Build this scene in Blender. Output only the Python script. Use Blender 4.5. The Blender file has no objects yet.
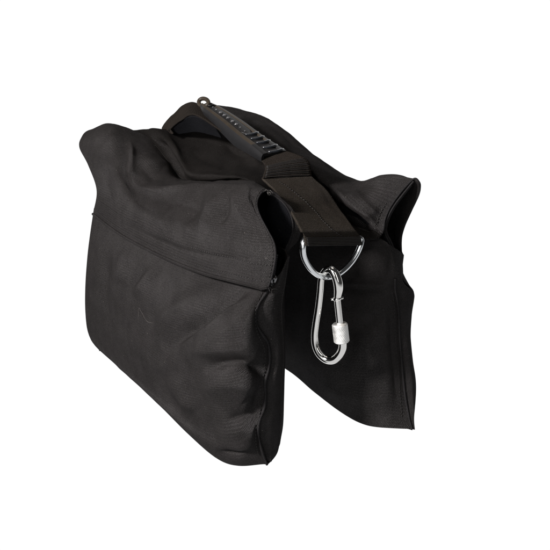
import bpy, bmesh, math, random
import numpy as np
from mathutils import Vector

S = bpy.context.scene
rng = random.Random(7)

# ------------------------------------------------------------------ camera
CAM = (0.913131712, -0.611895716, 0.513668650)
YAW, PIT, FPX = 2.51015649, -0.328332311, 886.323528
cam = bpy.data.objects.new('camera', bpy.data.cameras.new('camera'))
S.collection.objects.link(cam); S.camera = cam
_d = np.array([math.cos(YAW)*math.cos(PIT), math.sin(YAW)*math.cos(PIT), math.sin(PIT)])
_r = np.array([math.sin(YAW), -math.cos(YAW), 0.0]); _u = np.cross(_r, _d)
cam.location = CAM
cam.rotation_euler = Vector(_d).to_track_quat('-Z', 'Y').to_euler()
cam.data.sensor_width = 36; cam.data.lens = FPX/550*36
cam.data.clip_start = 0.01; cam.data.clip_end = 100

# ------------------------------------------------------------------ world: white studio sweep behind and below, unseen dark room added behind the camera for chrome contrast
W = bpy.data.worlds.new('World'); S.world = W; W.use_nodes = True
nt = W.node_tree; nt.nodes.clear()
tc = nt.nodes.new('ShaderNodeTexCoord')
dp = nt.nodes.new('ShaderNodeVectorMath'); dp.operation = 'DOT_PRODUCT'
nrm = nt.nodes.new('ShaderNodeVectorMath'); nrm.operation = 'NORMALIZE'
D = Vector((-0.75, 0.55, -0.32)).normalized(); dp.inputs[1].default_value = D
mr = nt.nodes.new('ShaderNodeMapRange'); mr.inputs[1].default_value = 0.45; mr.inputs[2].default_value = 0.62
mr.inputs[3].default_value = 0.03; mr.inputs[4].default_value = 1.02
bg = nt.nodes.new('ShaderNodeBackground'); bg.inputs[0].default_value = (1, 1, 1, 1)
wo = nt.nodes.new('ShaderNodeOutputWorld')
L = nt.links.new
L(tc.outputs['Generated'], nrm.inputs[0]); L(nrm.outputs[0], dp.inputs[0]); L(dp.outputs['Value'], mr.inputs[0])
# unseen white table: a glow from below and in front, brightening the chrome
sz = nt.nodes.new('ShaderNodeSeparateXYZ'); L(nrm.outputs[0], sz.inputs[0])
m2 = nt.nodes.new('ShaderNodeMapRange'); m2.inputs[1].default_value = -0.10; m2.inputs[2].default_value = -0.30
m2.inputs[3].default_value = 0.03; m2.inputs[4].default_value = 0.60; L(sz.outputs[2], m2.inputs[0])
mxx = nt.nodes.new('ShaderNodeMath'); mxx.operation = 'MAXIMUM'; L(mr.outputs[0], mxx.inputs[0]); L(m2.outputs[0], mxx.inputs[1])
L(mxx.outputs[0], bg.inputs[1]); L(bg.outputs[0], wo.inputs[0])

# ------------------------------------------------------------------ studio lamps, plus two added strips for the chrome
def area(name, loc, target, size, power, col=(1, 1, 1)):
    l = bpy.data.lights.new(name, 'AREA'); l.shape = 'RECTANGLE'; l.size = size[0]; l.size_y = size[1]
    l.energy = power; l.color = col
    o = bpy.data.objects.new(name, l); S.collection.objects.link(o)
    o.location = loc; o.rotation_euler = (Vector(target)-Vector(loc)).to_track_quat('-Z', 'Y').to_euler()
    return o
area('key_softbox', (0.20, -1.40, 0.98), (0.05, 0, .18), (0.22, 0.22), 65, (1, .955, .93))
area('chrome_fill_strip', (2.15, -0.75, 0.75), (.15, 0, .15), (0.42, 1.5), 4, (1, .985, .95))  # added strip, unseen, puts bright reflections in the chrome
area('chrome_fill_strip', (1.15, -1.95, 0.75), (.15, 0, .15), (0.5, 1.5), 9, (1, .985, .95))  # second added strip for the chrome, left of the camera
area('camera_flash', (0.95, -1.05, 0.85), (0.1, 0, .15), (0.22, 0.16), 3.2, (1, .98, .95))
area('top_softbox', (0.1, 0.3, 1.9), (0, 0, .2), (0.8, 0.5), 4, (1, .88, .74))

S.view_settings.view_transform = 'Standard'; S.view_settings.look = 'None'
S.view_settings.exposure = 0; S.view_settings.gamma = 1
S.render.engine = 'CYCLES'

# ------------------------------------------------------------------ helpers
def P(u, v, ax, val):
    """a point on the sight line of photo pixel (u, v) at the real position ax = val"""
    d = _d + _r*(u-275)/FPX - _u*(v-275)/FPX
    i = 'xyz'.index(ax); k = (val-CAM[i])/d[i]
    return np.array(CAM)+d*k
def proj(p):
    q = p-np.array(CAM); z = q@_d
    return np.stack([275+FPX*(q@_r)/z, 275-FPX*(q@_u)/z], -1)
def net(rows):
    """rows of (u,v,y) [y plane], (u,v,'x'|'z',val) or np arrays"""
    out = []
    for r in rows:
        o = []
        for e in r:
            if isinstance(e, np.ndarray): o.append(e)
            elif len(e) == 3: o.append(P(e[0], e[1], 'y', e[2]))
            else: o.append(P(*e))
        out.append(o)
    return np.array(out)
def wp(x, y, z): return np.array([x, y, z], float)
def cr(A, n):
    """centripetal-free Catmull-Rom along axis 0, n samples"""
    A = np.asarray(A, float); m = len(A)
    E_ = np.concatenate([[2*A[0]-A[1]], A, [2*A[-1]-A[-2]]])
    t = np.linspace(0, m-1, n); i = np.minimum(t.astype(int), m-2); f = t-i
    f = f.reshape((-1,)+(1,)*(A.ndim-1))
    a, b, c, d = E_[i], E_[i+1], E_[i+2], E_[i+3]
    return 0.5*(2*b+(c-a)*f+(2*a-5*b+4*c-d)*f*f+(3*b-a-3*c+d)*f**3)
def curve(pts, n):
    """arc-length-ish resampled smooth curve"""
    A = cr(pts, len(pts)*24); s = np.concatenate([[0], np.cumsum(np.linalg.norm(np.diff(A, axis=0), axis=1))])
    t = np.linspace(0, s[-1], n)
    return np.stack([np.interp(t, s, A[:, k]) for k in range(A.shape[1])], 1)
def grid(N, nr, nc):
    G = cr(N, nr); G = np.swapaxes(cr(np.swapaxes(G, 0, 1), nc), 0, 1)
    return G
def normals(G):
    du = np.gradient(G, axis=1); dv = np.gradient(G, axis=0)
    n = np.cross(du, dv); n /= np.linalg.norm(n, axis=-1, keepdims=True)+1e-12
    return n
# smooth value noise in 3-D
_tab = np.random.RandomState(5).rand(64, 64, 64)
def vn(p):
    i = np.floor(p).astype(int); f = p-i; f = f*f*(3-2*f); r = 0
    for a in (0, 1):
        for b in (0, 1):
            for c in (0, 1):
                w = (f[..., 0] if a else 1-f[..., 0])*(f[..., 1] if b else 1-f[..., 1])*(f[..., 2] if c else 1-f[..., 2])
                r = r+w*_tab[(i[..., 0]+a) % 64, (i[..., 1]+b) % 64, (i[..., 2]+c) % 64]
    return r*2-1
def cloth_noise(G, amp, sc=28):
    q = G+0.02*np.stack([vn(G*14+3), vn(G*14+9), vn(G*14+17)], -1)
    n = vn(q*sc)*1.0+vn(q*sc*2.1+5)*0.45
    r = 1-np.abs(vn(q*sc*1.3+40)); n = n*0.6+(r**3)*0.55
    return amp*n
def fold_disp(G, folds):
    """soft ridges (+) and creases (-) along smooth lines, fading at both ends"""
    uv = proj(G); d = np.zeros(G.shape[:-1])
    for pts, amp, w in folds:
        pts = curve(np.array(pts, float), 24) if len(pts) > 2 else np.linspace(pts[0], pts[1], 8)
        best = np.full(d.shape, 1e9); tt = np.zeros(d.shape); m = len(pts)-1
        for k in range(m):
            a, b = pts[k], pts[k+1]; ab = b-a
            h = np.clip(((uv-a)@ab)/(ab@ab), 0, 1)
            dd = np.linalg.norm(uv-a-h[..., None]*ab, axis=-1); c = dd < best
            best = np.where(c, dd, best); tt = np.where(c, (k+h)/m, tt)
        d += amp*np.exp(-(best/w)**1.5)*np.clip(np.sin(np.pi*tt)*1.4, 0, 1)
    return d
def relax(G, it):
    """even out a grid, borders fixed"""
    for _ in range(it):
        G[1:-1, 1:-1] = .5*G[1:-1, 1:-1]+.125*(G[:-2, 1:-1]+G[2:, 1:-1]+G[1:-1, :-2]+G[1:-1, 2:])
    return G
def mesh_obj(name, V, F, mat, parent=None, uvs=None, smooth=True):
    me = bpy.data.meshes.new(name); me.from_pydata([tuple(map(float, v)) for v in V], [], F)
    if uvs is not None:
        ul = me.uv_layers.new(name='UVMap')
        vi = np.empty(len(me.loops), int); me.loops.foreach_get('vertex_index', vi)
        ul.data.foreach_set('uv', np.asarray(uvs, np.float32)[vi].ravel())
    me.polygons.foreach_set('use_smooth', [smooth]*len(me.polygons))
    me.update(); me.validate()
    if isinstance(mat, (list, tuple)):
        for m in mat: me.materials.append(m)
    else: me.materials.append(mat)
    o = bpy.data.objects.new(name, me); S.collection.objects.link(o)
    if parent: o.parent = parent
    return o
def sheet(name, G, th, mat, parent=None, flip=False):
    """closed cloth sheet of thickness th; G is its outer face"""
    n = normals(G)*(-1 if flip else 1); nr, nc = G.shape[:2]
    lu = np.concatenate([[0], np.cumsum(np.linalg.norm(np.diff(G[nr//2], axis=0), axis=1))])
    lv = np.concatenate([[0], np.cumsum(np.linalg.norm(np.diff(G[:, nc//2], axis=0), axis=1))])
    U, Vv = np.meshgrid(lu, lv); uv = np.stack([U, Vv], -1).reshape(-1, 2)
    H = G-n*th
    V = np.concatenate([G.reshape(-1, 3), H.reshape(-1, 3)]); N = nr*nc; F = []
    idx = lambda r, c: r*nc+c
    for r in range(nr-1):
        for c in range(nc-1):
            q = (idx(r, c), idx(r, c+1), idx(r+1, c+1), idx(r+1, c))
            if flip: q = q[::-1]
            F.append(q); F.append(tuple(N+k for k in q[::-1]))
    bd = [idx(0, c) for c in range(nc)]+[idx(r, nc-1) for r in range(1, nr)]+[idx(nr-1, c) for c in range(nc-2, -1, -1)]+[idx(r, 0) for r in range(nr-2, 0, -1)]
    for a, b in zip(bd, bd[1:]+bd[:1]):
        q = (b, a, N+a, N+b)
        F.append(q[::-1] if flip else q)
    return mesh_obj(name, V, F, mat, parent, np.concatenate([uv, uv]))
def tube(pts, rad, seg=14, closed=False, flat=None):
    pts = np.asarray(pts, float); n = len(pts)
    rad = np.broadcast_to(np.asarray(rad, float), (n,))
    T = np.roll(pts, -1, 0)-np.roll(pts, 1, 0)
    if not closed: T[0] = pts[1]-pts[0]; T[-1] = pts[-1]-pts[-2]
    T /= np.linalg.norm(T, axis=1, keepdims=True)+1e-12
    a = np.array([0, 0, 1.0]) if abs(T[0][2]) < .9 else np.array([1.0, 0, 0])
    nv = np.cross(T[0], a); nv /= np.linalg.norm(nv); V = []; uv = []; s = 0
    for k in range(n):
        nv = nv-T[k]*(nv@T[k]); nv /= np.linalg.norm(nv); b = np.cross(T[k], nv)
        if k: s += np.linalg.norm(pts[k]-pts[k-1])
        for j in range(seg):
            th = 2*math.pi*j/seg
            V.append(pts[k]+rad[k]*(math.cos(th)*nv+math.sin(th)*b)); uv.append((s, j/seg*6.28*rad[k]))
    F = []
    for k in range(n if closed else n-1):
        k2 = (k+1) % n
        for j in range(seg):
            j2 = (j+1) % seg; F.append((k*seg+j, k*seg+j2, k2*seg+j2, k2*seg+j))
    if not closed:
        F.append(tuple(range(seg))[::-1]); F.append(tuple((n-1)*seg+j for j in range(seg)))
    return V, F, uv
def tube_obj(name, pts, rad, mat, parent=None, seg=14, closed=False):
    V, F, uv = tube(pts, rad, seg, closed)
    return mesh_obj(name, V, F, mat, parent, uv)
def join_geo(parts):
    V = []; F = []; U = []
    for v, f, u in parts:
        b = len(V); V += list(v); F += [tuple(b+i for i in q) for q in f]; U += list(u)
    return V, F, U
def stitches(name, path, mat, parent, ln=0.0026, gap=0.0014, r=0.00042, off=None):
    path = curve(path, 400); s = np.concatenate([[0], np.cumsum(np.linalg.norm(np.diff(path, axis=0), axis=1))])
    parts = []; t = gap
    while t+ln < s[-1]:
        q = np.stack([[np.interp(t+ln*k/4, s, path[:, i]) for i in range(3)] for k in range(5)])
        parts.append(tube(q, [r*.45, r, r, r, r*.45], 6)); t += ln+gap
    V, F, U = join_geo(parts)
    return mesh_obj(name, V, F, mat, parent, U)

# ------------------------------------------------------------------ materials
def newmat(name):
    m = bpy.data.materials.new(name); m.use_nodes = True; t = m.node_tree
    return m, t, t.nodes['Principled BSDF']
def fabric(name, base, rough=.58, pitch=0.0016, bump=.7, sheen=.0, dust=1.0, spec=.022, kind='twill'):
    m, t, b = newmat(name); N = t.nodes.new; K = t.links.new
    uv = N('ShaderNodeUVMap'); uv.uv_map = 'UVMap'
    sc = N('ShaderNodeVectorMath'); sc.operation = 'SCALE'; sc.inputs['Scale'].default_value = 1/pitch
    wob = N('ShaderNodeTexNoise'); wob.inputs['Scale'].default_value = 45; wob.inputs['Detail'].default_value = 1
    K(uv.outputs[0], wob.inputs[0])
    wm = N('ShaderNodeVectorMath'); wm.operation = 'SCALE'; wm.inputs['Scale'].default_value = 0.0004
    K(wob.outputs['Color'], wm.inputs[0])
    ad = N('ShaderNodeVectorMath'); ad.operation = 'ADD'; K(uv.outputs[0], ad.inputs[0]); K(wm.outputs[0], ad.inputs[1])
    K(ad.outputs[0], sc.inputs[0])
    sp = N('ShaderNodeSeparateXYZ'); K(sc.outputs[0], sp.inputs[0])
    def M(op, a, b_=None, c=None):
        n = N('ShaderNodeMath'); n.operation = op
        for i, x in enumerate((a, b_, c)):
            if x is None: continue
            if isinstance(x, (int, float)): n.inputs[i].default_value = x
            else: K(x, n.inputs[i])
        return n.outputs[0]
    tau = 2*math.pi
    sx = M('SINE', M('MULTIPLY', sp.outputs[0], tau)); sy = M('SINE', M('MULTIPLY', sp.outputs[1], tau))
    if kind == 'twill':
        dg = M('SINE', M('MULTIPLY', M('ADD', sp.outputs[0], M('MULTIPLY', sp.outputs[1], .5)), tau))
        h = M('ADD', M('MULTIPLY', M('MULTIPLY', sx, sy), .85), M('MULTIPLY', dg, .22))
    elif kind == 'rib':
        h = M('ADD', M('MULTIPLY', sy, .8), M('MULTIPLY', M('MULTIPLY', sx, sy), .3))
    else:
        h = M('MULTIPLY', sx, sy)
    geo = N('ShaderNodeNewGeometry')
    n1 = N('ShaderNodeTexNoise'); n1.inputs['Scale'].default_value = 38; n1.inputs['Detail'].default_value = 5; n1.inputs['Roughness'].default_value = .6
    K(geo.outputs['Position'], n1.inputs[0])
    n2 = N('ShaderNodeTexNoise'); n2.inputs['Scale'].default_value = 900; n2.inputs['Detail'].default_value = 2
    K(geo.outputs['Position'], n2.inputs[0])
    # base colour: soft patches, thread tone, lint
    fac = M('ADD', M('MULTIPLY', n1.outputs[0], .7), M('ADD', M('MULTIPLY', n2.outputs[0], 1.5), -.3))
    fac = M('ADD', fac, M('MULTIPLY', h, .52))
    mrn = N('ShaderNodeMapRange'); mrn.inputs[1].default_value = .35; mrn.inputs[2].default_value = 1.25
    mrn.inputs[3].default_value = .55; mrn.inputs[4].default_value = 1.5; K(fac, mrn.inputs[0])
    mul = N('ShaderNodeVectorMath'); mul.operation = 'SCALE'; mul.inputs[0].default_value = base; K(mrn.outputs[0], mul.inputs['Scale'])
    vo = N('ShaderNodeTexVoronoi'); vo.inputs['Scale'].default_value = 110; K(geo.outputs['Position'], vo.inputs[0])
    lint = M('LESS_THAN', vo.outputs['Distance'], 0.055)
    vs = N('ShaderNodeSeparateXYZ'); K(vo.outputs['Color'], vs.inputs[0])
    lint = M('MULTIPLY', lint, M('GREATER_THAN', vs.outputs[0], 0.80))
    mx = N('ShaderNodeMix'); mx.data_type = 'RGBA'; K(M('MULTIPLY', lint, .7*dust), mx.inputs['Factor'])
    K(mul.outputs[0], mx.inputs[6]); mx.inputs[7].default_value = (.10, .09, .085, 1)
    bp = N('ShaderNodeBump'); bp.inputs['Strength'].default_value = bump; bp.inputs['Distance'].default_value = .0009
    hh = M('ADD', M('MULTIPLY', h, .5), M('MULTIPLY', n2.outputs[0], .9)); K(hh, bp.inputs['Height'])
    bp2 = N('ShaderNodeBump'); bp2.inputs['Strength'].default_value = .35; bp2.inputs['Distance'].default_value = .0015
    K(n1.outputs[0], bp2.inputs['Height']); K(bp.outputs[0], bp2.inputs['Normal']); pass
    # nylon yarn: matt body plus a broad soft sheen
    df = N('ShaderNodeBsdfDiffuse'); df.inputs['Roughness'].default_value = .6
    gl = N('ShaderNodeBsdfGlossy'); gl.distribution = 'GGX'; gl.inputs['Roughness'].default_value = rough
    gs = N('ShaderNodeVectorMath'); gs.operation = 'SCALE'; gs.inputs[0].default_value = tuple(spec*c for c in (1, .975, 1)); K(mrn.outputs[0], gs.inputs['Scale'])
    ad2 = N('ShaderNodeAddShader')
    K(mx.outputs[2], df.inputs['Color']); K(gs.outputs[0], gl.inputs['Color'])
    K(bp2.outputs[0], df.inputs['Normal']); K(bp2.outputs[0], gl.inputs['Normal'])
    K(df.outputs[0], ad2.inputs[0]); K(gl.outputs[0], ad2.inputs[1])
    K(ad2.outputs[0], t.nodes['Material Output'].inputs['Surface']); t.nodes.remove(b)
    return m
def metal(name, col, rough, bump=0):
    m, t, b = newmat(name)
    b.inputs['Base Color'].default_value = (*col, 1); b.inputs['Metallic'].default_value = 1; b.inputs['Roughness'].default_value = rough
    g = t.nodes.new('ShaderNodeNewGeometry'); n = t.nodes.new('ShaderNodeTexNoise'); n.inputs['Scale'].default_value = 160; n.inputs['Detail'].default_value = 4
    t.links.new(g.outputs['Position'], n.inputs[0])
    r = t.nodes.new('ShaderNodeMapRange'); r.inputs[3].default_value = rough*.6; r.inputs[4].default_value = rough*1.7
    t.links.new(n.outputs[0], r.inputs[0]); t.links.new(r.outputs[0], b.inputs['Roughness'])
    return m
def rubber(name, col, rough):
    m, t, b = newmat(name)
    g = t.nodes.new('ShaderNodeNewGeometry'); n = t.nodes.new('ShaderNodeTexNoise'); n.inputs['Scale'].default_value = 120; n.inputs['Detail'].default_value = 5
    t.links.new(g.outputs['Position'], n.inputs[0])
    r = t.nodes.new('ShaderNodeMapRange'); r.inputs[3].default_value = .6; r.inputs[4].default_value = 1.4
    t.links.new(n.outputs[0], r.inputs[0])
    v = t.nodes.new('ShaderNodeVectorMath'); v.operation = 'SCALE'; v.inputs[0].default_value = col
    t.links.new(r.outputs[0], v.inputs['Scale']); t.links.new(v.outputs[0], b.inputs['Base Color'])
    bp = t.nodes.new('ShaderNodeBump'); bp.inputs['Strength'].default_value = .2; bp.inputs['Distance'].default_value = .0008
    n3 = t.nodes.new('ShaderNodeTexNoise'); n3.inputs['Scale'].default_value = 1500; t.links.new(g.outputs['Position'], n3.inputs[0])
    t.links.new(n3.outputs[0], bp.inputs['Height']); t.links.new(bp.outputs[0], b.inputs['Normal'])
    b.inputs['Roughness'].default_value = rough; b.inputs['Specular IOR Level'].default_value = .3 if rough > .3 else .7
    return m
M_nylon = fabric('black_nylon', (.0068, .0060, .0058))
M_dark = fabric('black_lining_shade', (.0040, .0043, .0053), rough=.75, sheen=.0, spec=.006, dust=.8)  # bluish tunnel lining; also the painted shade under the strap arch
M_top = fabric('brown_black_nylon', (.0050, .0044, .0040), rough=.62, sheen=.0, spec=.010)
M_web = fabric('black_webbing', (.0095, .0076, .0060), pitch=.0022, bump=.9, kind='rib', rough=.75, sheen=.0, spec=.010)
M_pipe = fabric('black_binding', (.0085, .0080, .0085), pitch=.0012, bump=.4, rough=.6, spec=.014)
M_thread = rubber('black_thread', (.012, .011, .011), .6)
M_rub = rubber('black_rubber', (.0055, .0055, .0062), .5)
M_strap = fabric('brown_black_webbing', (.0190, .0158, .0124), pitch=.0019, bump=1.2, rough=.62, sheen=0, spec=.010)
M_lint = rubber('pale_lint', (.045, .042, .04), .8)
M_rub_b = rubber('brown_rubber_face', (.020, .0150, .0100), .5)
M_pip = rubber('pip_highlight_rubber', (.08, .08, .085), .12)  # pale colour paints in the highlights on the pips
M_rib = rubber('glossy_rubber_rib', (.012, .014, .018), .25)
M_zip = metal('dark_zip_metal', (.20, .20, .21), .3)
M_zipt = rubber('zip_teeth', (.012, .012, .016), .35)
M_chrome = metal('chrome', (.93, .92, .90), .07)
M_zinc = metal('zinc_plated_steel', (.86, .89, .92), .16)
M_knurl = metal('knurled_steel', (.90, .90, .89), .5)

# ------------------------------------------------------------------ bag root
bag = bpy.data.objects.new('saddle_sandbag', None); S.collection.objects.link(bag)
bag['label'] = 'black nylon saddle sandbag with two hanging pouches, rubber grip handle and metal D-ring'
bag['category'] = 'sandbag'

def px(l, ax='x', val=None):
    return np.array([P(p[0], p[1], ax, val) if len(p) == 2 else P(p[0], p[1], ax, p[2]) for p in l])
def edge_fit(G, c, target, falloff):
    """bend column c of the grid onto a dense curve, fading inward over `falloff` columns"""
    T = curve(target, G.shape[0]); d = T-G[:, c]
    for k in range(falloff):
        w = 0.5*(1+math.cos(math.pi*k/falloff)); cc = c-k if c < 0 else c+k
        G[:, cc] += d*w
    return G

# ------------------------------------------------------------------ front pouch
def build_front():
    yb = [-.112, -.128, -.140, -.149, -.153, -.142, -.113]
    y0 = [-.096, -.105, -.109, -.112, -.113, -.110, -.103]
    pxl = [[(94, 208), (125, 229), (160, 247), (195, 262), (225, 271), (252, 276), (271, 280)],
           [(88, 250), (119, 275), (152, 296), (187, 313), (219, 322), (242, 322), (256, 312)],
           [(85.5, 285), (115, 312), (148, 335), (183, 355), (216, 366), (244, 362), (267, 342)],
           [(85.5, 310), (113, 338), (146, 366), (181, 393), (214, 404), (243, 400), (268, 372)],
           [(88, 332), (114, 358), (147, 386), (182, 414), (213, 430), (242, 430), (263, 402)],
           [(93, 343), (119, 367), (151, 396), (184, 427), (213, 447), (240, 452), (259, 430)]]
    k = [0, .75, 1, 1, .9, .6]
    rows = [[(p[0], p[1], y0[j]+(yb[j]-y0[j])*k[i]) for j, p in enumerate(r)] for i, r in enumerate(pxl)]
    rows[5] = [(p[0], p[1], y) for p, y in zip(pxl[5], (-.111, -.126, -.138, -.147, -.150, -.140, -.113))]
    rows.append([(99, 350, -.108), (126, 374, -.120), (158, 404, -.130), (188, 434, -.138), (216, 458, -.141), (238, 466, -.136), (266, 465, 'z', .002)])
    G = grid(net(rows), 170, 220)
    seam = px([(271, 282, .212), (267, 291, .212), (259, 303, .213), (255.5, 313, .214), (257, 325, .214), (263, 335, .215), (268, 343, .215), (269.5, 356, .215),
               (268.5, 369, .215), (265, 382, .216), (265.5, 395, .216), (264, 408, .216), (259.5, 420, .216), (258, 431, .216), (260, 443, .216), (263, 453, .216), (267, 464, .217)])
    G = relax(edge_fit(G, -1, seam, 50), 60)
    s = np.linspace(0, 1, G.shape[1])[None, :]; t = np.linspace(0, 1, G.shape[0])[:, None]
    mask = np.clip(t*9, 0, 1)*np.clip((1-t)*7, 0, 1)*np.clip(s*10, 0, 1)*np.clip((1-s)*14, 0, 1)
    n = normals(G); n *= np.sign(-n[..., 1:2].mean())
    f = [([(264, 283), (240, 290), (215, 310), (192, 330), (165, 352)], -.0105, 9),
         ([(252, 292), (236, 307), (205, 328), (168, 354)], .0058, 5),
         ([(225, 284), (195, 300), (165, 318), (150, 335)], .0035, 12),
         ([(258, 300), (240, 325), (205, 345), (186, 362)], .0055, 13),
         ([(205, 372), (218, 364), (240, 363), (262, 371), (269, 376)], -.0070, 5.5),
         ([(200, 392), (226, 383), (250, 386), (260, 396)], .0050, 13),
         ([(264, 380), (258, 396), (262, 412)], -.0035, 7),
         ([(226, 421), (242, 417), (262, 412)], -.0036, 6),
         ([(215, 436), (238, 430), (256, 428)], .0030, 12),
         ([(176, 372), (178, 392), (196, 412)], .0050, 9),
         ([(162, 366), (164, 388), (186, 418)], -.0035, 7),
         ([(190, 350), (215, 352), (250, 345)], .0025, 6),
         ([(215, 452), (240, 456), (262, 455)], -.0045, 4),
         ([(158, 262), (146, 280), (134, 297)], .0042, 6),
         ([(150, 262), (138, 278), (126, 292)], -.0030, 5),
         ([(130, 246), (122, 262), (118, 285)], .0035, 6),
         ([(102, 230), (98, 270), (98, 320)], .003, 5), ([(109, 250), (106, 290), (108, 330)], -.0025, 5),
         ([(180, 275), (165, 300), (140, 330)], -.003, 11),
         ([(120, 330), (140, 352), (170, 378)], .002, 10)]
    d = fold_disp(G, f)*1.6+cloth_noise(G*np.array([.7, 1, 1.2]), .0013, 20)+cloth_noise(G+3, .0003, 70)
    G = relax(G+n*(d*mask)[..., None], 4)
    pouch = sheet('front_pouch', G, .0016, M_nylon, bag, flip=normals(G)[..., 1].mean() > 0)
    pouch['label'] = 'front pouch hanging on the left with wrinkled outer face'
    # gusset
    R = px([(289, 256), (287, 270), (284.5, 286), (282, 300), (281.5, 315), (282.5, 333), (283.3, 350), (283.5, 362), (281.5, 385), (281, 408), (280, 431), (279, 443), (276.8, 452.5), (272.5, 459), (268, 463.5)], 'x', .213)
    R = curve(R, 170); E_ = G[:, -1]
    mid = (R+E_)/2+np.array([.004, 0, 0])
    gus = grid(np.stack([E_-[0.0006, -.0006, 0], mid, R], 1)[::5], 170, 24)
    gus = gus + (cloth_noise(gus, .0012, 40)*np.sin(np.linspace(0, np.pi, 24))[None, :])[..., None]*np.array([1, 0, 0])
    g = sheet('gusset', gus, .0014, M_nylon, pouch, flip=normals(gus)[..., 0].mean() < 0)
    # piping along the seam, a raised welt
    tube_obj('seam_piping', E_[2:]+np.array([.0012, -.0008, 0]), .0015+.0003*np.sin(np.arange(len(E_)-2)*.3), M_pipe, pouch, 10)
    tube_obj('seam_piping', (R+np.array([-.0005, 0, 0])), .0011, M_nylon, pouch, 8)
    # inner panel, hidden side and bottom
    Fe = G[:, 0]
    N = []
    for i in np.linspace(0, 169, 9).astype(int):
        z = R[i][2]; b = math.sin(math.pi*min(1, max(0, i/169)))*.012
        a = R[i]; f0 = Fe[i]; zz = lambda k: a[2]*(1-k)+f0[2]*k
        N.append([a, wp(.17, -.062+b*.3, zz(.1)), wp(.08, -.052+b*.5, zz(.3)), wp(-.05, -.05+b*.5, zz(.6)), wp(-.16, -.06+b*.3, zz(.85)), wp(-.215, -.075, zz(1)), f0])
    N = np.array(N)
    H = grid(N, 60, 90); sheet('inner_panel', H, .0014, M_nylon, pouch, flip=normals(H)[..., 1].mean() < 0)
    bt = np.stack([curve(G[-1], 60), (curve(G[-1], 60)+curve(H[-1][::-1], 60))/2-np.array([0, 0, .0015]), curve(H[-1][::-1], 60)], 0)
    bt = grid(bt, 12, 60); sheet('base_panel', bt, .0012, M_nylon, pouch, flip=normals(bt)[..., 2].mean() > 0)
    # hem stitching beside the piping
    k = G[8:-6:6, -8]+n[8:-6:6, -8]*.0005
    stitches('stitching', k, M_thread, pouch)
    return pouch
front = build_front()

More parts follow.
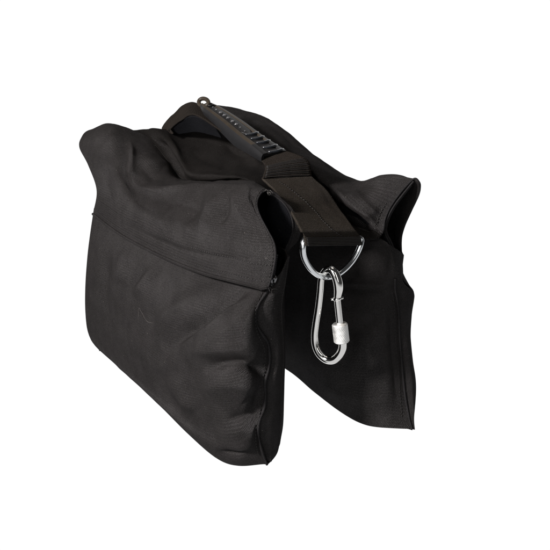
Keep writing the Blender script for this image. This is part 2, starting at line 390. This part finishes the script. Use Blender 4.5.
# ------------------------------------------------------------------ back pouch
def build_back():
    rows = [[wp(-.20, .05, .235), wp(-.10, .05, .235), wp(-.0, .05, .235), wp(.07, .05, .235), wp(.12, .048, .235), wp(.155, .05, .234), wp(.178, .055, .233), (386, 243, .066)],
            [wp(-.21, .04, .18), wp(-.10, .035, .18), (285, 277, .045), (310, 284, .040), (335, 287, .037), (360, 288, .042), (380, 289, .057), (395, 289, .078)],
            [wp(-.22, .035, .13), wp(-.10, .025, .12), (284, 310, .038), (308, 322, .030), (333, 330, .026), (358, 334, .032), (382, 332, .052), (399, 325, .078)],
            [wp(-.22, .035, .06), wp(-.10, .025, .06), (284, 342, .034), (309, 360, .026), (334, 374, .023), (360, 380, .031), (385, 377, .052), (402, 370, .077)],
            [wp(-.22, .05, .003), wp(-.10, .045, .003), (284, 368, 'z', .003), (314, 392, 'z', .003), (339, 411, 'z', .003), (360, 423, 'z', .003), (380, 427.5, 'z', .003), (411, 428, 'z', .003)]]
    G = grid(net(rows), 150, 200)
    seam = px([(387, 243, .066), (393, 258, .07), (395, 275, .075), (395, 289, .078), (397, 300, .078), (398.5, 315, .078), (399.5, 338, .078), (402, 367, .077), (405, 396, .075), (409, 418, .073), (412, 429, .072)], 'y')
    G = relax(edge_fit(G, -1, seam, 26), 10)
    n = normals(G); n *= np.sign(-n[..., 1:2].mean())
    s = np.linspace(0, 1, G.shape[1])[None, :]; t = np.linspace(0, 1, G.shape[0])[:, None]
    mask = np.clip(t*9, 0, 1)*np.clip((1-t)*7, 0, 1)*np.clip(s*10, 0, 1)*np.clip((1-s)*14, 0, 1)
    f = [([(340, 283.5), (370, 285), (398, 286)], .002, 3), ([(335, 289), (370, 290), (398, 290)], -.0025, 3),
         ([(385, 300), (375, 320), (350, 335)], -.003, 8), ([(300, 385), (340, 395), (395, 405)], .003, 9),
         ([(390, 300), (393, 350), (398, 410)], -.0025, 4), ([(355, 421), (368, 415), (390, 418)], -.003, 4)]
    G = G+n*((fold_disp(G, f)+cloth_noise(G, .0007, 26))*mask)[..., None]
    pouch = sheet('back_pouch', G, .0016, M_nylon, bag, flip=normals(G)[..., 1].mean() > 0)
    pouch['label'] = 'back pouch hanging on the right, deep in shade'
    E_ = G[:, -1]
    R = px([(404, 255, .195), (402.5, 270, .198), (403.5, 284, .20), (411, 289, .202), (414.5, 295, .205), (411.8, 315, .21), (410.5, 332, .215), (413, 361, .225), (416, 383, .235), (415.5, 402, .242), (413.5, 419, .248), (412.5, 429.5, .250)])
    R = curve(R, 150)
    gus = grid(np.stack([E_, (E_+R)/2+np.array([.004, 0, 0]), R], 1)[::4], 150, 24)
    gus = gus+(cloth_noise(gus, .0012, 40)*np.sin(np.linspace(0, np.pi, 24))[None, :])[..., None]*np.array([1, 0, 0])
    sheet('gusset', gus, .0014, M_nylon, pouch, flip=normals(gus)[..., 0].mean() < 0)
    tube_obj('seam_piping', E_[30:]+np.array([.001, -.0006, 0]), .0014, M_pipe, pouch, 10)
    stitches('stitching', (G[40:-6:6, -8]+n[40:-6:6, -8]*.0005), M_thread, pouch)
    Fe = G[:, 0]; N = []
    for i in np.linspace(0, 149, 9).astype(int):
        a = R[i]; b = math.sin(math.pi*i/149)*.02; k = i/149
        N.append([a, wp(.15, .128+b*.7, a[2]), wp(.05, .13+b, a[2]), wp(-.06, .13+b, a[2]), wp(-.17, .115+b*.6, a[2]), wp(-.22, .085, a[2]), Fe[i]])
    N = np.array(N); N[-1][1:-1, 2] = .003
    H = grid(N, 70, 100); H = H+(cloth_noise(H, .0015, 24)*np.sin(np.linspace(0, np.pi, 100))[None, :])[..., None]*np.array([0, 1, 0])
    sheet('outer_panel', H, .0014, M_nylon, pouch, flip=normals(H)[..., 1].mean() < 0)
    a, b = curve(G[-1], 60), curve(H[-1][::-1], 60)
    bt = grid(np.stack([a, (a+b)/2-np.array([0, 0, .0015]), b], 0), 12, 60)
    sheet('base_panel', bt, .0012, M_nylon, pouch, flip=normals(bt)[..., 2].mean() > 0)
    return pouch
back = build_back()

# ------------------------------------------------------------------ top: front flap, centre panel, back flap (one drape, cut in three)
def build_top():
    A = np.array
    rows = [
     # R0 hem of the front flap
     [(93, 214, -.108), (118, 233, -.119), (146, 249, -.123), (176, 263, -.127), (205, 274, -.128), (232, 281, -.126), (252, 286, -.121), (267, 290, -.115)],
     [(96.5, 190, -.106), (120, 204, -.114), (148, 217, -.119), (178, 230, -.122), (207, 239, -.124), (234, 245, -.121), (254, 250, -.117), (274, 250, -.110)],
     [(88, 165, -.102), (114, 178, -.110), (142, 205, -.113), (172, 212, -.116), (203, 218, -.116), (232, 220, -.114), (248, 222, -.110), (266, 228, -.104)],
     # R3 just below the ridge
     [(79.5, 148, -.098), (108, 156, -.104), (134, 188, -.106), (166, 198, -.108), (200, 198, -.106), (230, 196, -.104), (245, 197, -.102), (257, 206, -.098)],
     # R4 ridge
     [(81, 138, -.090), (110, 134, -.092), (134, 171, -.093), (166, 186, -.096), (200, 186, -.092), (228, 184, -.088), (245, 184, -.088), (260, 193, -.085)],
     # R5 plateau
     [(89, 130, -.070), (116, 124.5, -.070), (145, 154, -.068), (172, 178, -.072), (203, 181, -.070), (230, 180, -.068), (248, 180, -.070), (267, 190, -.072)],
     # R6 valley
     [(112, 127, -.050), (139, 133, -.042), (154, 143, -.040), (183, 178, -.044), (209, 181, -.046), (234, 181, -.047), (254, 182, -.052), (281, 200, -.058)],
     # R7 raised edge of the centre panel
     [(134, 132, -.020), (145.5, 129.5, -.020), (161, 133, -.030), (188, 171, -.046), (213, 175.5, -.048), (238, 176.5, -.047), (262, 184, -.040), (292, 215, -.048)],
     # R8 centre
     [(142, 132, -.003), (155, 131, .0), (170, 131, .0), (200, 146, .0), (232, 163, .0), (262, 174, .0), (292, 192, .0), (320, 238, -.010)],
     # R9
     [(155, 133, .028), (168, 131, .028), (185, 127, .028), (215, 138, .028), (248, 155, .028), (284, 171, .028), (316, 189, .028), (346, 238, .016)],
     # R10 valley at the back
     [(162, 133, .050), (175, 131, .050), (195, 125, .050), (225, 128, .052), (262, 145, .054), (298, 168, .058), (325, 191, .066), (374, 238, .062)],
     # R11 fold of the back flap
     [(166, 130, .066), (180, 125, .066), (202, 118, .066), (230, 118, .068), (268, 136, .066), (302, 160, .060), (328, 187.5, .056), (382, 231, .064)],
     [(168, 127, .084), (182, 118, .084), (206, 110, .084), (233, 112, .086), (272, 130, .086), (308, 155, .086), (347, 184, .084), (391, 206, .085)],
     # R13 back ridge
     [(170, 124, .102), (184, 113, .102), (208, 106, .102), (235, 108.5, .102), (274, 123.5, .102), (313, 155.5, .102), (351, 180.5, .100), (413.5, 179.5, .096)],
     [(178, 132, .120), (192, 122, .120), (216, 116, .122), (243, 116, .122), (282, 131, .122), (322, 163, .122), (364, 183, .115), (419, 187, .108)],
     [(190, 165, .130), (205, 165, .132), (228, 160, .134), (253, 160, .136), (292, 172, .136), (330, 195, .136), (388, 205, .130), (410, 213, .122)],
     [(200, 215, .132), (215, 215, .134), (238, 215, .138), (263, 215, .140), (302, 225, .140), (340, 238, .138), (385, 245, .134), (402, 250, .126)],
     [(205, 260, .132), (220, 260, .134), (243, 262, .138), (268, 265, .140), (306, 270, .140), (345, 278, .138), (385, 284, .134), (402.5, 288, .124)]]
    N = net(rows)
    mid = cr(np.swapaxes(N, 0, 1), 15)[13]      # one more column just before the open ends
    for i, e in ((12, (371, 196, .076)), (13, (381, 176, .094)), (14, (402, 179, .111))): mid[i] = P(e[0], e[1], 'y', e[2])
    N = np.concatenate([N[:, :7], mid[:, None], N[:, 7:]], 1)
    nr, nc = 360, 250
    G = grid(N, nr, nc)
    # near edge, dense
    edge = px([(267, 290, -.115), (272, 276, -.112), (275.5, 257, -.110), (274, 243, -.108), (268, 231, -.104), (261, 218, -.101), (257.3, 208, -.098), (257.5, 200, -.092),
               (261, 193.5, -.085), (267, 190, -.074), (275, 193, -.065), (283, 201, -.058), (292, 214, -.048), (301, 229, -.040), (308, 238, -.030), (325, 239, -.008), (346, 239, .016), (366, 239, .042), (378, 238, .055), (383, 231, .070),
               (385, 219, .078), (391, 206, .085), (401, 192, .091), (413.5, 179, .096), (419, 182, .101), (420, 187.5, .107), (418, 196, .112), (411, 211, .120), (404, 227, .124), (401, 241, .126), (402, 265, .125), (403, 288, .124)], 'y')
    # map edge by nearest row parameter so rows stay put
    s = np.concatenate([[0], np.cumsum(np.linalg.norm(np.diff(curve(edge, 600), axis=0), axis=1))]); ec = curve(edge, 600)
    tgt = np.empty((nr, 3)); last = 0
    j = np.array([np.argmin(np.linalg.norm(ec-G[i, -1], axis=1)) for i in range(nr)]).astype(float)
    j = np.maximum.accumulate(j); j[0] = 0; j[-1] = 599
    ker = np.ones(11)/11; j = np.convolve(np.pad(j, 5, mode='edge'), ker, 'valid')
    for k in range(3): tgt[:, k] = np.interp(j, np.arange(600), ec[:, k])
    d = tgt-G[:, -1]
    for k in range(26): G[:, -1-k] += d*(0.5*(1+math.cos(math.pi*k/26)))
    G = relax(G, 14)
    n = normals(G)
    if n[nr//2, nc//2, 2] < 0: n = -n
    t = np.linspace(0, 1, nr)[:, None]; sx = np.linspace(0, 1, nc)[None, :]
    mask = np.clip(t*30, 0, 1)*np.clip(sx*14, 0, 1)*np.clip((1-sx)*16, 0, 1)
    f = [([(344, 192), (362, 205), (384, 219)], .0035, 6), ([(130, 140), (133, 160), (135, 187)], .0035, 2.6), ([(134, 184), (155, 191), (188, 188)], .0025, 2.6), ([(126, 160), (128, 180), (138, 200)], -.0035, 4), ([(150, 186), (152, 175), (168, 165)], -.002, 4),
         ([(197, 190), (196, 206), (185, 225)], -.0035, 6), ([(208, 188), (210, 206), (200, 232)], .0035, 5), ([(150, 200), (160, 215), (170, 240)], .003, 7), ([(160, 196), (172, 212), (184, 236)], -.0035, 7),
         ([(95, 150), (92, 170), (102, 205)], -.003, 4), ([(270, 118), (288, 140), (300, 160)], -.0015, 7), ([(250, 116), (262, 128), (290, 150)], .003, 6),
         ([(329, 189), (345, 201), (362, 213), (380, 230)], .004, 3), ([(132, 146), (134, 165), (133, 186)], .004, 5), ([(122, 160), (126, 178), (130, 196)], -.0015, 6),
         ([(135, 189), (150, 188), (175, 189), (200, 186), (250, 184)], .003, 3.5),
         ([(140, 192), (155, 200), (175, 203), (205, 212)], -.003, 6),
         ([(224, 190), (226, 205), (221, 225)], -.005, 4.5), ([(232, 190), (238, 206), (250, 226)], .003, 5), ([(217, 196), (214, 215), (205, 232)], .003, 6),
         ([(250, 190), (255, 205), (268, 225)], -.002, 4),
         ([(100, 145), (95, 165), (100, 200)], .003, 6), ([(110, 165), (106, 185), (112, 212)], -.002, 6),
         ([(140, 158), (160, 163), (178, 160)], .002, 5), ([(140, 160), (150, 175), (176, 180)], -.003, 6),
         ([(165, 131), (176, 152), (187, 172), (200, 177), (240, 177)], .004, 3.5),
         ([(152, 137), (163, 147), (172, 160), (184, 179)], -.009, 4),
         ([(190, 181.5), (220, 182), (255, 181)], -.003, 3),
         ([(190, 150), (205, 158), (235, 170)], -.003, 10),
         ([(222, 140), (235, 152), (255, 160)], -.003, 5), ([(240, 150), (262, 166)], .003, 5),
         ([(328, 190), (345, 200), (362, 212), (380, 229)], .005, 5), ([(332, 197), (345, 208), (362, 221), (374, 233)], -.008, 5),
         ([(320, 180), (335, 205), (350, 228)], -.003, 5), ([(316, 176), (322, 195), (345, 228)], .002, 4),
         ([(352, 190), (368, 205), (384, 220)], .002, 5), ([(360, 182), (385, 188), (400, 190)], -.0015, 5),
         ([(180, 165), (186, 176), (200, 179)], -.002, 3),
         ([(120, 222), (150, 236), (185, 250), (220, 257), (262, 259)], -.0016, 2.2),
         ([(200, 235), (180, 222), (160, 215)], .0025, 7), ([(195, 250), (170, 240), (140, 228)], .0015, 6)]
    G = G+n*((fold_disp(G, f)*1.3+cloth_noise(G, .0013, 22)+cloth_noise(G+3, .0004, 70))*mask)[..., None]
    m = N.shape[0]-1
    c1 = int(round(6.0/m*(nr-1))); c2 = int(round(10.0/m*(nr-1)))
    n = normals(G); fl = n[nr//2, nc//2, 2] < 0
    ff = sheet('front_flap', G[:c1+1], .0017, M_nylon, front, flip=fl); ff['label'] = 'front flap with a stitched hem and an open end'
    cp = sheet('top_panel', G[c1:c2+1], .0017, M_top, bag, flip=fl)
    bf = sheet('back_flap', G[c2:], .0017, M_nylon, back, flip=fl); bf['label'] = 'back flap flaring up at its open end'
    n = n*(-1 if fl else 1)
    # hem binding and stitching of the front flap
    tube_obj('hem', G[0]+n[0]*.0002, .0019, M_nylon, ff, 10)
    r = int(nr/m*.62); stitches('stitching', G[r, 4:-4:2]+n[r, 4:-4:2]*.0005, M_thread, ff)
    stitches('stitching', G[4, 4:-4:2]+n[4, 4:-4:2]*.0005, M_thread, ff)
    stitches('stitching', G[6:c1-20:5, -7]+n[6:c1-20:5, -7]*.0006, M_thread, ff)
    tube_obj('edge_binding', G[:c1+6, -1], .0009, M_pipe, ff, 10)
    tube_obj('edge_binding', G[c2+4:, -1], .0011, M_pipe, bf, 10)
    stitches('stitching', G[c2+20:-100:5, -9]+n[c2+20:-100:5, -9]*.0006, M_thread, bf)
    return G, n, ff, bf, cp, c1, c2
GT, NT, fflap, bflap, tpanel, C1, C2 = build_top()

def ribbon(name, Lp, Rp, n, th, mat, parent, nc=26, lift=0, sag=0):
    A = net([Lp])[0]; B = net([Rp])[0]
    G = grid(np.stack([A, (A+B)/2+np.array([0, 0, sag]), B], 1), n, nc)
    G = G+normals(G)*0+np.array([0, 0, lift])
    nn = normals(G); fl = nn[..., 2].mean() < 0
    Gd = G+nn*(cloth_noise(G, .0006, 40))[..., None]
    return sheet(name, Gd, th, mat, parent, flip=fl), Gd, nn*(-1 if fl else 1)
# inner walls of the two open flap tunnels
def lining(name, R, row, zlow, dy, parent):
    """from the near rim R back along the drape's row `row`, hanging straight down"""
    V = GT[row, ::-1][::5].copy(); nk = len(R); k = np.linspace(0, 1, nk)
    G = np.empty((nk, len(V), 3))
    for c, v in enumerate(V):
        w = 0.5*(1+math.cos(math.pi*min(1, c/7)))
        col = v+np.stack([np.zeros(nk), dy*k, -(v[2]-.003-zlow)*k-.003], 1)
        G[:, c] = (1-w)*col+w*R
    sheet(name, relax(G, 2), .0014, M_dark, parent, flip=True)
def tunnel():
    rim = px([(267, 191, -.074), (276, 197, -.064), (284, 204, -.058), (290, 214, -.053), (292.5, 226, -.052), (290, 238, -.055), (284, 251, -.063), (278.5, 268, -.074), (276, 282, -.080), (272, 291, -.086)], 'y')
    R = curve(rim, 80)
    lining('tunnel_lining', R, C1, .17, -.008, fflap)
    tube_obj('lining_binding', R[2:]+np.array([.001, 0, 0]), .0011, M_pipe, fflap, 10)
    tube_obj('lining_binding', R[6:-4]+np.array([.0, .0032, 0]), .0012, M_pipe, fflap, 10)
    A_ = [(276, 196, -.0655), (284, 203.5, -.0585), (290, 213.5, -.0535), (292.5, 226, -.0525), (290, 238, -.0555), (284, 251, -.0635), (278.5, 268, -.0745), (274, 286, -.083)]
    B_ = [(281, 198, -.060), (290, 206, -.054), (297, 217, -.047), (301, 229, -.044), (298, 241, -.046), (290, 250, -.056), (284.5, 266, -.067), (276.5, 287, -.079)]
    ribbon('lining_hem', A_, B_, 90, .0015, M_nylon, fflap, nc=14)
    rim = px([(413, 181, .097), (404, 192, .093), (394, 205, .088), (387, 218, .082), (384, 231, .076), (389, 243, .078), (394, 256, .082), (396.5, 268, .084), (396.5, 288, .086)], 'y')
    R = curve(rim, 80)
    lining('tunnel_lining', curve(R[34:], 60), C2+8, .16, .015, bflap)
    tube_obj('lining_binding', R+np.array([.001, 0, 0]), .0011, M_pipe, bflap, 10)
    tube_obj('lining_binding', R[4:-20]+np.array([.0, .0036, 0]), .0011, M_pipe, bflap, 10)
tunnel()

# zipper at the lower end of the front tunnel
def zipper():
    a = P(275, 255, 'x', .214); b = P(270.5, 286, 'x', .216)
    z = bpy.data.objects.new('zipper', None); S.collection.objects.link(z); z.parent = fflap
    pts = np.linspace(a, b, 14)+np.array([0, .001, 0])
    tube_obj('zip_tape', pts, [.0022]*13+[.0012], M_pipe, z, 10)
    parts = []
    for k in range(16):
        q = a+(b-a)*k/16; parts.append(tube([q+np.array([.002, -.0016, 0]), q+np.array([.002, .002, .0003])], .00075, 6))
    V, F, U = join_geo(parts); mesh_obj('zip_teeth', V, F, M_zipt, z, U)
    c = P(273.5, 279, 'x', .219)
    parts = [tube([c+np.array([0, -.0028, .003]), c+np.array([0, -.0034, 0]), c+np.array([0, -.002, -.004])], [.0012, .0018, .0012], 8),
             tube([c+np.array([0, .0022, .003]), c+np.array([0, .0026, 0]), c+np.array([0, .001, -.004])], [.0012, .0018, .0012], 8),
             tube([c+np.array([.001, -.002, .001]), c+np.array([.0024, 0, .001]), c+np.array([.001, .002, .001])], .001, 8)]
    V, F, U = join_geo(parts); mesh_obj('zip_slider', V, F, M_zip, z, U)
zipper()

# ------------------------------------------------------------------ handle
handle = bpy.data.objects.new('handle', None); S.collection.objects.link(handle); handle.parent = bag
handle.location = (0, 0, 0)
# webbing: far foot, arch inside the grip, near foot
w1, WG, WN = ribbon('webbing', [(172, 134, -.024), (170, 128.5, -.024), (180, 120, -.024), (195, 114, -.020), (222, 131, -.014), (246, 152, -.014), (262, 161, -.018), (265, 168, -.025), (263, 178, -.032)],
                  [(163, 132, .022), (162, 127, .022), (172, 115, .022), (193, 102, .018), (232, 124, .012), (262, 145, .012), (288, 151, .018), (308, 160, .026), (312, 176, .030)], 160, .0022, M_web, handle, sag=.001)
# cross ridges of the bar-tack block at the near foot
def bar_tack(G, N, r0, r1, k, parent, c0=1, c1=-1, r=.0006):
    parts = []
    for i in np.linspace(r0, r1, k):
        i = int(i); q = G[i, c0:c1]+N[i, c0:c1]*.0004
        parts.append(tube(q, r, 6))
    V, F, U = join_geo(parts); mesh_obj('bar_tack', V, F, M_thread, parent, U)
bar_tack(WG, WN, 136, 158, 10, w1, r=.00045)

base, _, _ = ribbon('strap_shade_sheet', [(168.5, 129, -.022), (178, 121.5, -.022), (194, 115.5, -.018), (214, 123.5, -.012)], [(174, 134, -.010), (186, 132, -.006), (200, 131.5, -.004), (222, 137, -.002)], 60, .002, M_dark, handle)  # added dark sheet standing in for shade under the strap arch

def grip():
    # centreline in the x-z plane from the far tip to the near end
    ctr = [P(206, 103, 'y', 0), P(216, 109, 'y', 0), P(232, 120, 'y', 0), P(250, 134, 'y', 0), P(264, 144, 'y', 0), P(275, 152, 'y', 0)]
    C = curve(ctr, 90); T = np.gradient(C, axis=0); T /= np.linalg.norm(T, axis=1, keepdims=True)
    side = np.array([0, 1.0, 0]); up = np.cross(T, side); up *= np.sign(up[:, 2:3]); k = np.linspace(0, 1, 90)
    hw = np.interp(k, [0, .08, .2, .5, .8, 1], [.0085, .0115, .013, .0155, .0165, .0185])
    dp_ = np.interp(k, [0, .1, .3, .6, .85, 1], [.006, .011, .015, .018, .014, .011])
    # cross-section: inverted trough
    def sect(i):
        w, d = hw[i], dp_[i]; pr = [(-w*.93, -d), (-w*1.02, -d*.55), (-w, -.0035), (-w*.95, -.0008), (-w*.86, 0), (-w*.6, .0004), (-w*.52, -.0012), (-w*.2, -.0006), (w*.2, -.0006), (w*.52, -.0012), (w*.6, .0004), (w*.86, 0), (w*.95, -.0008), (w, -.0035), (w*1.02, -d*.55), (w*.93, -d),
                                (w*.80, -d), (w*.80, -.004), (-w*.80, -.004), (-w*.80, -d)]
        return [C[i]+side*a+up[i]*b for a, b in pr]
    m = 20; V = []; F = []; 
    for i in range(90): V += sect(i)
    for i in range(89):
        for j in range(m):
            j2 = (j+1) % m; F.append((i*m+j, i*m+j2, (i+1)*m+j2, (i+1)*m+j))
    F.append(tuple(range(m))[::-1]); F.append(tuple(89*m+j for j in range(m)))
    o = mesh_obj('grip', V, F, [M_rub, M_rub_b], handle, [(v[0], v[1]) for v in V])
    bm = bmesh.new(); bm.from_mesh(o.data); bmesh.ops.recalc_face_normals(bm, faces=bm.faces[:])
    for e in bm.edges:
        if len(e.link_faces) == 2 and e.calc_face_angle(0) > .7: e.smooth = False
    bm.to_mesh(o.data); bm.free()
    # the brown worn rim: faces of strips 3..5 and 10..12
    for i, p in enumerate(o.data.polygons[:89*m]):
        if i % m in (3, 4, 5, 9, 10, 11) and i//m < 74: p.material_index = 1
    # eyelet ring at the far tip
    a = C[0]; ring = []
    for t in np.linspace(0, 2*math.pi, 40, endpoint=False):
        ring.append(P(203.6, 102.4, 'y', -.002)-T[0]*(.0098*math.cos(t))+(side*.55+up[0]*.55)*(.0068*math.sin(t)))
    tube_obj('eyelet', ring, .0027, M_rub_b, o, 12, closed=True)
    # raised centre pad with rounded ends, small pips painted pale as highlights along its near edge
    ks = np.linspace(.10, .66, 40); prow = []
    for q in ks:
        i = q*89; c = np.array([np.interp(i, np.arange(90), C[:, a_]) for a_ in range(3)]); w = np.interp(i, np.arange(90), hw)*.62*min(1, math.sin(math.pi*(q-.10)/.56)*2.2+.15)
        u_ = up[int(i)]; prow.append([c+side*w*a_+u_*(.0016*(1-a_**4)-.0012) for a_ in np.linspace(-1, 1, 9)])
    pad = np.array(prow); sheet('grip_pad', pad, .0015, M_rub, o, flip=normals(pad)[..., 2].mean() < 0)
    parts = []
    for q in np.linspace(.14, .62, 9):
        i = int(q*89); big = .2 < q < .56; c = C[i]+up[i]*.0008-side*hw[i]*.22; L_ = .0030 if big else .0010
        d_ = side*.8+T[i]*.3
        parts.append(tube([c-d_*L_, c-d_*L_*.5+up[i]*.0009, c+d_*L_*.5+up[i]*.0009, c+d_*L_], [.0004, .0011, .0011, .0004] if big else [.0003, .0007, .0007, .0003], 8))
    V, F, U = join_geo(parts); mesh_obj('grip_pips', V, F, M_pip, o, U)
    parts = []
    for q in np.linspace(.66, .98, 5):
        i = int(q*89); pts = []
        for s_ in np.linspace(-.45, 1.0, 20):
            pts.append(C[min(89, i)]+side*hw[i]*.96*s_+up[i]*(.0003-.0034*max(0, s_-.6)**2*4)-T[i]*.0075*(s_-.1)**2+T[i]*.003)
        parts.append(tube(pts, [.0005]+[.0013+.0006*math.sin(math.pi*k_/19) for k_ in range(18)]+[.0008], 10))
    V, F, U = join_geo(parts); mesh_obj('grip_ribs', V, F, M_rib, o, U)
    # dark slots behind the eyelet
    parts = [tube([C[i]+up[i]*.0006-side*.0045, C[i]+up[i]*.0006+side*.0045], .0012, 8) for i in (3, 7)]
    V, F, U = join_geo(parts); mesh_obj('grip_slots', V, F, M_rub, o, U)
    # cheek at the near end where the webbing comes out
    c = C[-1]
    return o
grip()

# ------------------------------------------------------------------ D-ring strap
dstrap, GD, ND = ribbon('ring_strap', [(262, 177.5, -.030), (277, 192, -.042), (290.5, 210, -.052), (301, 229, 'x', .2085), (305, 237, 'x', .2095), (306.5, 246, 'x', .2105)],
                    [(312, 176, .030), (326, 189, .031), (338, 206, .031), (353, 227, 'x', .2055), (360, 236, 'x', .2095), (362.5, 245, 'x', .2105)], 120, .0026, M_strap, bag, nc=50)
bar_tack(GD, ND, 98, 118, 6, dstrap, r=.0005)
stitches('stitching', np.array([GD[i, 10+int(i*.24)]+ND[i, 10+int(i*.24)]*.0006 for i in range(8, 100, 6)]), M_thread, dstrap)

# D-ring
XR = .205
dpx = [(304.5, 240), (303, 247), (303.6, 255), (306.5, 262.5), (311.8, 270), (318.8, 275.3), (327, 277.5), (335.5, 275.6), (344, 270), (351.5, 262), (357.2, 253), (360.3, 245.5), (361, 239.5), (356, 238), (333, 238.5), (310, 238)]
ring = np.array([P(u, v, 'x', XR-.0015 if v < 243 else XR) for u, v in dpx])
ringc = curve(np.concatenate([ring[-2:], ring, ring[:2]]), 400)
# closed loop sampling
A = cr(np.concatenate([ring[-3:], ring, ring[:3]]), (len(ring)+5)*16+1)[16*3:16*(3+len(ring))]
tube_obj('d_ring', A, .0033, M_zinc, bag, 20, closed=True)

# ------------------------------------------------------------------ carabiner (hangs from the ring: its own thing)
car = bpy.data.objects.new('carabiner', None); S.collection.objects.link(car)
car['label'] = 'silver steel carabiner with knurled screw sleeve hanging from the D-ring'
car['category'] = 'carabiner'
def CP(u, v): return P(u, v, 'x', .1985+(u-318)*(.026/25))
body = [(337.5, 297), (338.5, 288), (337, 279), (333.5, 272), (328.5, 269.5), (324, 272.5), (321.3, 280), (320.3, 292), (318.5, 308), (316, 324), (314.8, 336), (316, 346), (320, 354), (326.5, 359.3), (333.5, 359.8), (339, 355.5), (342.3, 349), (342.8, 342)]
rr = [.0036, .0046, .0047, .0044, .0038, .0034, .0033, .0034, .0035, .0036, .0037, .0040, .0042, .0043, .0043, .0043, .0042, .0040]
Cb = cr(np.array([CP(*p) for p in body]), 200); Rr = cr(np.array(rr)[:, None], 200)[:, 0]
tube_obj('hook_body', Cb, Rr*1.12, M_chrome, car, 24)
g0, g1 = CP(337, 297), CP(342.2, 345)
gate = tube_obj('gate', np.linspace(g0, g1, 20), [.0038]*20, M_chrome, car, 20)
ax = (g1-g0)/np.linalg.norm(g1-g0)
tube_obj('pivot_collar', [g0-ax*.001, g0+ax*.0005, g0+ax*.003, g0+ax*.0045], [.0030, .0048, .0048, .0032], M_chrome, car, 20)
pv = g0+ax*.0018; sd = np.cross(ax, _d); sd /= np.linalg.norm(sd)
tube_obj('rivet', [pv-sd*.0068, pv-sd*.0062, pv+sd*.0062, pv+sd*.0068], [.0012, .0017, .0017, .0012], M_chrome, car, 12)
# knurled sleeve: real diamond knurling
def sleeve():
    c0 = CP(339.6, 323.5); c1 = CP(341.8, 342); a = (c1-c0); Ln = np.linalg.norm(a); a /= Ln
    e1 = np.cross(a, [1, 0, 0]); e1 /= np.linalg.norm(e1); e2 = np.cross(a, e1)
    nz, nt_ = 90, 168; V = []; U = []
    for i in range(nz+1):
        s = i/nz; zz = s*Ln
        R0 = .0088
        bev = min(1, s/.06, (1-s)/.06); R0 -= .0012*(1-bev)
        for j in range(nt_):
            th = 2*math.pi*j/nt_
            k = abs(math.sin(th*14+zz*900))*abs(math.sin(th*14-zz*900))
            r = R0-.0003*(1-k)*(1 if .08 < s < .92 else 0)
            V.append(c0+a*zz+r*(math.cos(th)*e1+math.sin(th)*e2)); U.append((th, zz))
    F = [(i*nt_+j, i*nt_+(j+1) % nt_, (i+1)*nt_+(j+1) % nt_, (i+1)*nt_+j) for i in range(nz) for j in range(nt_)]
    F.append(tuple(range(nt_))[::-1]); F.append(tuple(nz*nt_+j for j in range(nt_)))
    o = mesh_obj('screw_sleeve', V, F, M_knurl, car, U)
sleeve()
# thread showing above the sleeve
th = []
for k in range(5):
    q = g0+(g1-g0)*(.34+.045*k); th.append(tube([q-ax*.0004, q, q+ax*.0004], [.0034, .0038, .0034], 18))
V, F, U = join_geo(th); mesh_obj('screw_thread', V, F, M_chrome, car, U)

# lint caught on the cloth
def lint(px_, y):
    q = curve(np.array([P(u, v, 'y', y) for u, v in px_]), 40)
    dg = bpy.context.evaluated_depsgraph_get(); out = []
    for p in q:
        d = Vector(p)-Vector(CAM); h, loc, nn, *_ = S.ray_cast(dg, Vector(CAM), d.normalized())
        if h: out.append(np.array(loc)+np.array(nn)*.0003)
    return tube(out, .00022, 5) if len(out) > 8 else None
bpy.context.view_layer.update()
ln = [lint([(139, 317), (138.6, 312), (139.5, 308), (141, 311), (143, 314), (145, 318), (147, 321), (150, 322.5), (153, 323)], -.14)]
V, F, U = join_geo([l for l in ln if l]); mesh_obj('lint_fibre', V, F, M_lint, front, U)

# frayed tack at the top corner of the opening, loose thread ends by the zip
def fray(name, u, v, y, k, ln, seed, parent, mat):
    r_ = random.Random(seed); parts = []
    base_ = P(u, v, 'y', y)
    for _ in range(k):
        p = base_+np.array([r_.uniform(-.001, .002), r_.uniform(-.003, .003), r_.uniform(-.002, .002)])
        d = np.array([r_.uniform(.1, 1), r_.uniform(-1, .6), r_.uniform(-.6, .9)]); d /= np.linalg.norm(d)
        e = np.array([r_.uniform(-1, 1), r_.uniform(-1, 1), -1.0])
        parts.append(tube([p, p+d*ln*.4, p+d*ln*.7+e*ln*.15, p+d*ln*.8+e*ln*.4], [.0003, .0003, .00025, .0001], 5))
    V, F, U = join_geo(parts); mesh_obj(name, V, F, mat, parent, U)
fray('frayed_thread', 267, 192, -.082, 12, .004, 3, fflap, M_lint)
fray('frayed_thread', 270.5, 288, -.118, 6, .006, 8, fflap, M_thread)
